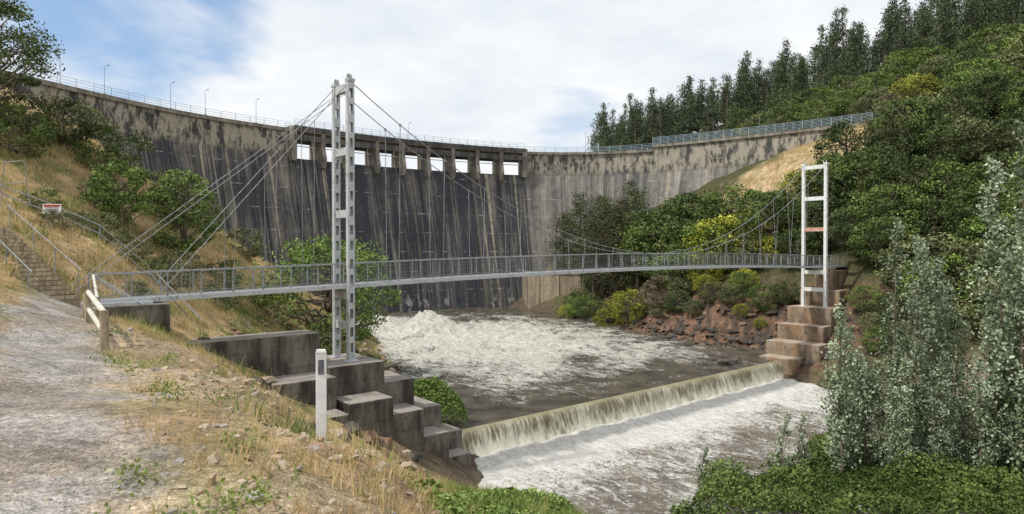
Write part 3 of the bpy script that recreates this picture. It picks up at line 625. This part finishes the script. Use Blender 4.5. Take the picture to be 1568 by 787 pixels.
q.obj('bank_groundcover',[L_ivy])
q=QB()
def tufts(n,x0,x1,y0,y1,cond,nb,h,w,m,spr,sh0=.2,sh1=1,lean=.35):
    x,y,z=gsc(n,x0,x1,y0,y1,cond)
    X=np.repeat(x,nb)+rng.normal(size=len(x)*nb)*spr;Y=np.repeat(y,nb)+rng.normal(size=len(x)*nb)*spr
    hs=np.repeat(rng.uniform(.5,1.4,len(x)),nb)*h*rng.uniform(.6,1.2,len(X))
    q.blades(np.c_[X,Y,H(X,Y)-.02],hs,w,m,np.repeat(rng.uniform(sh0,sh1,len(x)),nb),lean)
dp=lambda x,y:dpoly(x,y,pathP)
c0=lambda x,y:(dp(x,y)>.9)&(fbm(x*.6,y*.6,3,91)>.47)
tufts(4200,-16,3,3,20,c0,14,.20,.008,0,.05)
edge=np.array([(-.6,4),(-1.2,7),(-3.6,10),(-6.5,14),(-9.5,18),(-13,24)])
tufts(4000,-14,1,3.5,25,lambda x,y:dpoly(x,y,edge)<.55,16,.28,.008,0,.06)
tufts(1500,-14,3,3,22,lambda x,y:(dp(x,y)>.75)&(fbm(x*.8,y*.8,3,191)>.53),16,.15,.012,1,.07,.1,.9,.6)
tufts(9000,-45,-14,22,80,lambda x,y:(dp(x,y)>1.5)&(fbm(x*.25,y*.25,3,92)>.36),9,.42,.03,0,.16,.2,1)
tufts(6000,-40,-12,24,80,lambda x,y:(dp(x,y)>1.5)&(fbm(x*.3,y*.3,3,93)>.46),9,.40,.035,1,.2,0,.8)
tufts(900,-4,5,8,31,lambda x,y:(fbm(x*.5,y*.5,3,95)>.5),10,.5,.02,0,.12,.2,1)
tufts(2200,-3,5,7,31,None,10,.4,.02,1,.12,.1,.9,.5)
tufts(2500,34,62,96,118,None,6,.5,.06,0,.2)
x,y,z=gsc(300,-9,-1,5,14,lambda x,y:dp(x,y)>1.1)
q.blades(np.c_[x,y,z],rng.uniform(.3,.65,len(x)),.008,0,.6,.25)
q.obj('grass',[G_dry,G_grn])
q=QB();x,y,z=gsc(600,-13,0,3.5,20,lambda x,y:(dp(x,y)>.7)&(fbm(x*.9,y*.9,3,141)>.48))
for a,b,c in zip(x,y,z):
    n=60;d=rng.normal(size=(n,3))*np.array([.11,.11,.05]);q.leaves(np.array([a,b,c+.07])+d,.045,0,np.clip(rng.uniform(.3,1)+rng.normal(size=n)*.1,0,1),.8,.6)
q.obj('weeds',[G_grn])
def stones(name,x,y,z,smin,smax,mats,flat=.5,pw=2.5,sink=.08):
    q=QB()
    for a,b,c in zip(x,y,z):
        s=smin+(smax-smin)*rng.uniform()**pw
        A=nrm(rng.normal(size=3)*np.array([1,1,.25]));B=nrm(np.cross(rng.normal(size=3)*.3+np.array([0,0,1]),A));Cc=np.cross(A,B)
        q.box((a,b,c+s*sink),(s,s*rng.uniform(.5,.9),s*flat*rng.uniform(.4,1)),np.array([A,B,Cc]),rng.integers(len(mats)),.5,.28,rng.uniform(.55,.9))
    return q.obj(name,mats)
st1=simple('stone_tan',(.32,.25,.17),(.48,.40,.31),8,.9,.3,.01);st2=simple('stone_grey',(.28,.26,.24),(.42,.39,.36),8,.9,.3,.01);st3=simple('stone_rust',(.17,.10,.065),(.28,.18,.12),6,.9,.3,.02);st4=simple('stone_dark',(.05,.045,.04),(.13,.11,.095),3,.85,.4,.05);st5=simple('stone_buff',(.30,.20,.12),(.42,.31,.21),6,.9,.3,.01)
x,y,z=gsc(9500,-16,1.5,3,22,lambda x,y:dp(x,y)>.95)
stones('scattered_stones',x,y,z,.015,.16,[st1,st2,st1,st5],.4,3.5,.03)
x,y,z=gsc(9000,-12,0,3,16,lambda x,y:dp(x,y)<1.2);stones('path_gravel',x,y,z,.010,.045,[st2,st2,st1],.5,2,0)
x,y,z=gsc(1300,-5,1,4,11,lambda x,y:(dpoly(x,y,edge)<1.2));stones('gravel_bank_stones',x,y,z,.02,.13,[st1,st5],.5,2,.03)
x,y,z=gsc(9000,10,38,66,112);k=(z>-.7)&(z<4.8);x,y,z=x[k],y[k],z[k];k=rng.uniform(size=len(x))<np.where(z<1,.6,.22);stones('bank_rocks',x[k],y[k],z[k],.25,1.3,[st4,st3,st4,st4],.5,2)
x,y,z=gsc(2500,-22,-4,26,80);k=(z>-.6)&(z<7);stones('slope_rocks',x[k][:500],y[k][:500],z[k][:500],.2,1.1,[st4,st1,st3],.5,2)
x=np.array([21.3,22.4,20.4,23.2]);y=np.array([62.6,63.2,64.5,64.8])+2.5;stones('pool_rocks',x,y,x*0+.05,.9,1.5,[st4],.6,1)
# ------------------------------------------------------------------- roadside furniture
z0=9.30;q=QB();px,py=-2.08,7.1
ax=np.array([[.97,.24,0],[-.24,.97,0],[0,0,1]])
q.box((px,py,z0+.40),(.105,.018,1.36),ax,0)
for e in(-.05,.05): q.box(np.array([px,py,z0+.40])+ax[0]*e+ax[1]*.018,(.012,.036,1.36),ax,0)
q.box((px,py,z0+1.095),(.115,.05,.035),ax,0,taper=.8)
q.box(np.array([px,py,z0+.92])-ax[1]*.013,(.062,.008,.16),ax,1)
q.obj('guide_post',[postm,simple('reflector_grey',(.10,.10,.12),(.16,.16,.18),20,.3,0)],None,bevel=.003)
q=QB();fp=[(-8.0,12.8),(-10.0,15.4),(-12.8,19.6),(-15.0,23.6)];tp=[]
for i_,(a,b) in enumerate(fp):
    z=Hs(a,b);q.tube((a,b,z-.2),(a,b,z+.75),.085,.08,10,0);q.box((a,b,z+.75),(.11,.11,.02),None,0);tp.append(np.array([a,b,z+.67]))
for a,b in zip(tp[:-1],tp[1:]):
    q.tube(a+[0,0,.05],b+[0,0,.05],.055,.055,8,1);q.tube(a-[0,0,.35],b-[0,0,.35],.05,.05,8,1)
q.tube(tp[-1]+[0,0,.05],P(-11.8,-.7,dz(-11.8)+1.1),.055,.05,8,1)
q.obj('timber_post_fence',[timber,yrail],None)
q=QB();sd=nrm(np.array([-.82,.57,0]));sn=np.array([-sd[1],sd[0],0]);ax=np.array([sd,sn,Z]);b0=np.array([-16.9,24.1,9.7])
for k in range(17):
    q.box(b0+sd*(k*.42)+Z*(k*.165-.25),(.46,1.5,.62),ax,0)
    q.box(b0+sd*(k*.42-.24)+Z*(k*.165+.02),(.05,1.52,.14),ax,2)
for e in(-.8,.8):
    for k in(0,5,10,16): q.tube(b0+sd*k*.42+sn*e+Z*(k*.165-.3),b0+sd*k*.42+sn*e+Z*(k*.165+1.0),.02,n=6,m=1)
    q.tube(b0+sn*e+Z*1.0-sd*.3,b0+sd*17*.42+sn*e+Z*(17*.165+1.0),.022,n=6,m=1)
q.obj('stairs',[conc_wall,galv,timber],None)
q=QB();gr=[(-30,33.5),(-27,34),(-24.6,34.6),(-22.2,35.2),(-20,36)]
gp=[np.array([a,b,Hs(a,b)]) for a,b in gr]
for p in gp:q.tube(p-Z*.2,p+Z*1.0,.03,n=6)
for a,b in zip(gp[:-1],gp[1:]):
    for h in(1.0,.55):q.tube(a+Z*h,b+Z*h,.028,n=6)
q.obj('guard_rail',[galv])
q=QB();p=np.array([-24.0,34.1,Hs(-24,34.1)]);q.box(p+Z*.75,(.95,.03,.5),None,0);q.box(p+Z*.91-np.array([0,.022,0]),(.85,.008,.1),None,2)
for h in(.80,.72,.64,.57):q.box(p+Z*h-np.array([0,.022,0]),(rng.uniform(.55,.8),.006,.028),None,1)
for e in(-.35,.35):q.tube(p+np.array([e,.04,-.2]),p+np.array([e,.04,.95]),.025,n=6,m=3)
q.obj('warning_sign',[postm,simple('sign_text',(.05,.05,.06),(.08,.08,.09),9,.6,0),simple('sign_red',(.4,.03,.02),(.5,.05,.03),9,.6,0),galv])
q=QB();p=np.array([-25.6,32.8,Hs(-25.6,32.8)])
q.path([p,p+Z*1.2,p+Z*2.3+np.array([.15,0,0]),p+Z*2.4+np.array([.9,.3,0]),p+np.array([1.1,.4,.2])],.022,6);q.tube(p+Z*1.2,p+Z*1.3+np.array([1,.35,0]),.02,n=6)
q.obj('pipe_gate_frame',[galv])
# ------------------------------------------------------------------- sky & light
SUN_EL,SUN_AZ=R(55),R(-115)
w=bpy.data.worlds.new('World');scene.world=w;w.use_nodes=True;t=w.node_tree;N=t.nodes;bg=N['Background'];bg.inputs[1].default_value=.1
sky=N.new('ShaderNodeTexSky');sky.sky_type='NISHITA';sky.sun_disc=False;sky.sun_elevation=SUN_EL;sky.sun_rotation=SUN_AZ
def nd(ty,**k):
    n=N.new(ty)
    for a,b in k.items():setattr(n,a,b)
    return n
tc=nd('ShaderNodeTexCoord');sp=nd('ShaderNodeSeparateXYZ');t.links.new(tc.outputs['Generated'],sp.inputs[0])
def wm(op,a,b=0.,c=0.):
    n=nd('ShaderNodeMath',operation=op)
    for v_,i_ in((a,0),(b,1),(c,2)):
        if isinstance(v_,(int,float)): n.inputs[i_].default_value=v_
        else: t.links.new(v_,n.inputs[i_])
    return n.outputs[0]
zz=wm('ADD',wm('MAXIMUM',sp.outputs[2],0.),.22);cb_=nd('ShaderNodeCombineXYZ');t.links.new(wm('DIVIDE',sp.outputs[0],zz),cb_.inputs[0]);t.links.new(wm('DIVIDE',sp.outputs[1],zz),cb_.inputs[1])
n1=nd('ShaderNodeTexNoise');n1.inputs['Scale'].default_value=1.1;n1.inputs['Detail'].default_value=6;n1.inputs['Roughness'].default_value=.55;n1.inputs['Distortion'].default_value=.4;t.links.new(cb_.outputs[0],n1.inputs[0])
n2=nd('ShaderNodeTexNoise');n2.inputs['Scale'].default_value=1.3;n2.inputs['Detail'].default_value=5;n2.inputs['Roughness'].default_value=.6;t.links.new(cb_.outputs[0],n2.inputs[0])
def patch(d,a,b,amp):
    dv=nd('ShaderNodeVectorMath',operation='DOT_PRODUCT');t.links.new(tc.outputs['Generated'],dv.inputs[0]);dv.inputs[1].default_value=tuple(nrm(np.array(d,float)))
    mr=nd('ShaderNodeMapRange',interpolation_type='SMOOTHSTEP');t.links.new(dv.outputs['Value'],mr.inputs[0]);mr.inputs[1].default_value=a;mr.inputs[2].default_value=b;mr.inputs[4].default_value=amp;return mr.outputs[0]
msk=wm('ADD',n1.outputs[0],.25);msk=wm('SUBTRACT',msk,patch((-.57,1,.35),.975,.998,.30));msk=wm('SUBTRACT',msk,patch((.10,1,.15),.992,.9997,.30))
mr=nd('ShaderNodeMapRange',interpolation_type='SMOOTHSTEP');t.links.new(msk,mr.inputs[0]);mr.inputs[1].default_value=.34;mr.inputs[2].default_value=.60
mc=nd('ShaderNodeMix',data_type='RGBA');mr2=nd('ShaderNodeMapRange');t.links.new(n2.outputs[0],mr2.inputs[0]);mr2.inputs[1].default_value=.35;mr2.inputs[2].default_value=.58
t.links.new(mr2.outputs[0],mc.inputs[0]);mc.inputs[6].default_value=(7.7,8.3,9.1,1);mc.inputs[7].default_value=(9.8,9.95,10.1,1)
mx=nd('ShaderNodeMix',data_type='RGBA');t.links.new(mr.outputs[0],mx.inputs[0])
sk=nd('ShaderNodeMix',data_type='RGBA',blend_type='ADD');sk.inputs[0].default_value=1;t.links.new(sky.outputs[0],sk.inputs[6]);sk.inputs[7].default_value=(1.2,2.0,3.2,1)
t.links.new(sk.outputs[2],mx.inputs[6]);t.links.new(mc.outputs[2],mx.inputs[7]);t.links.new(mx.outputs[2],bg.inputs[0])
sun=bpy.data.lights.new('sun','SUN');sun.energy=3.1;sun.angle=R(2.5);sun.color=(1,.96,.89);so=bpy.data.objects.new('sun',sun);scene.collection.objects.link(so)
dirv=Vector((math.sin(SUN_AZ)*math.cos(SUN_EL),math.cos(SUN_AZ)*math.cos(SUN_EL),math.sin(SUN_EL)))
so.rotation_euler=dirv.to_track_quat('Z','Y').to_euler()
cam=bpy.data.cameras.new('camera');cam.sensor_width=36;cam.lens=22.96;cam.clip_end=2500;cam.clip_start=.1
co=bpy.data.objects.new('camera',cam);scene.collection.objects.link(co);co.location=(0,0,11.5);co.rotation_euler=(R(90-.66),0,0);scene.camera=co
scene.view_settings.view_transform='Standard';scene.view_settings.look='None';scene.view_settings.exposure=0
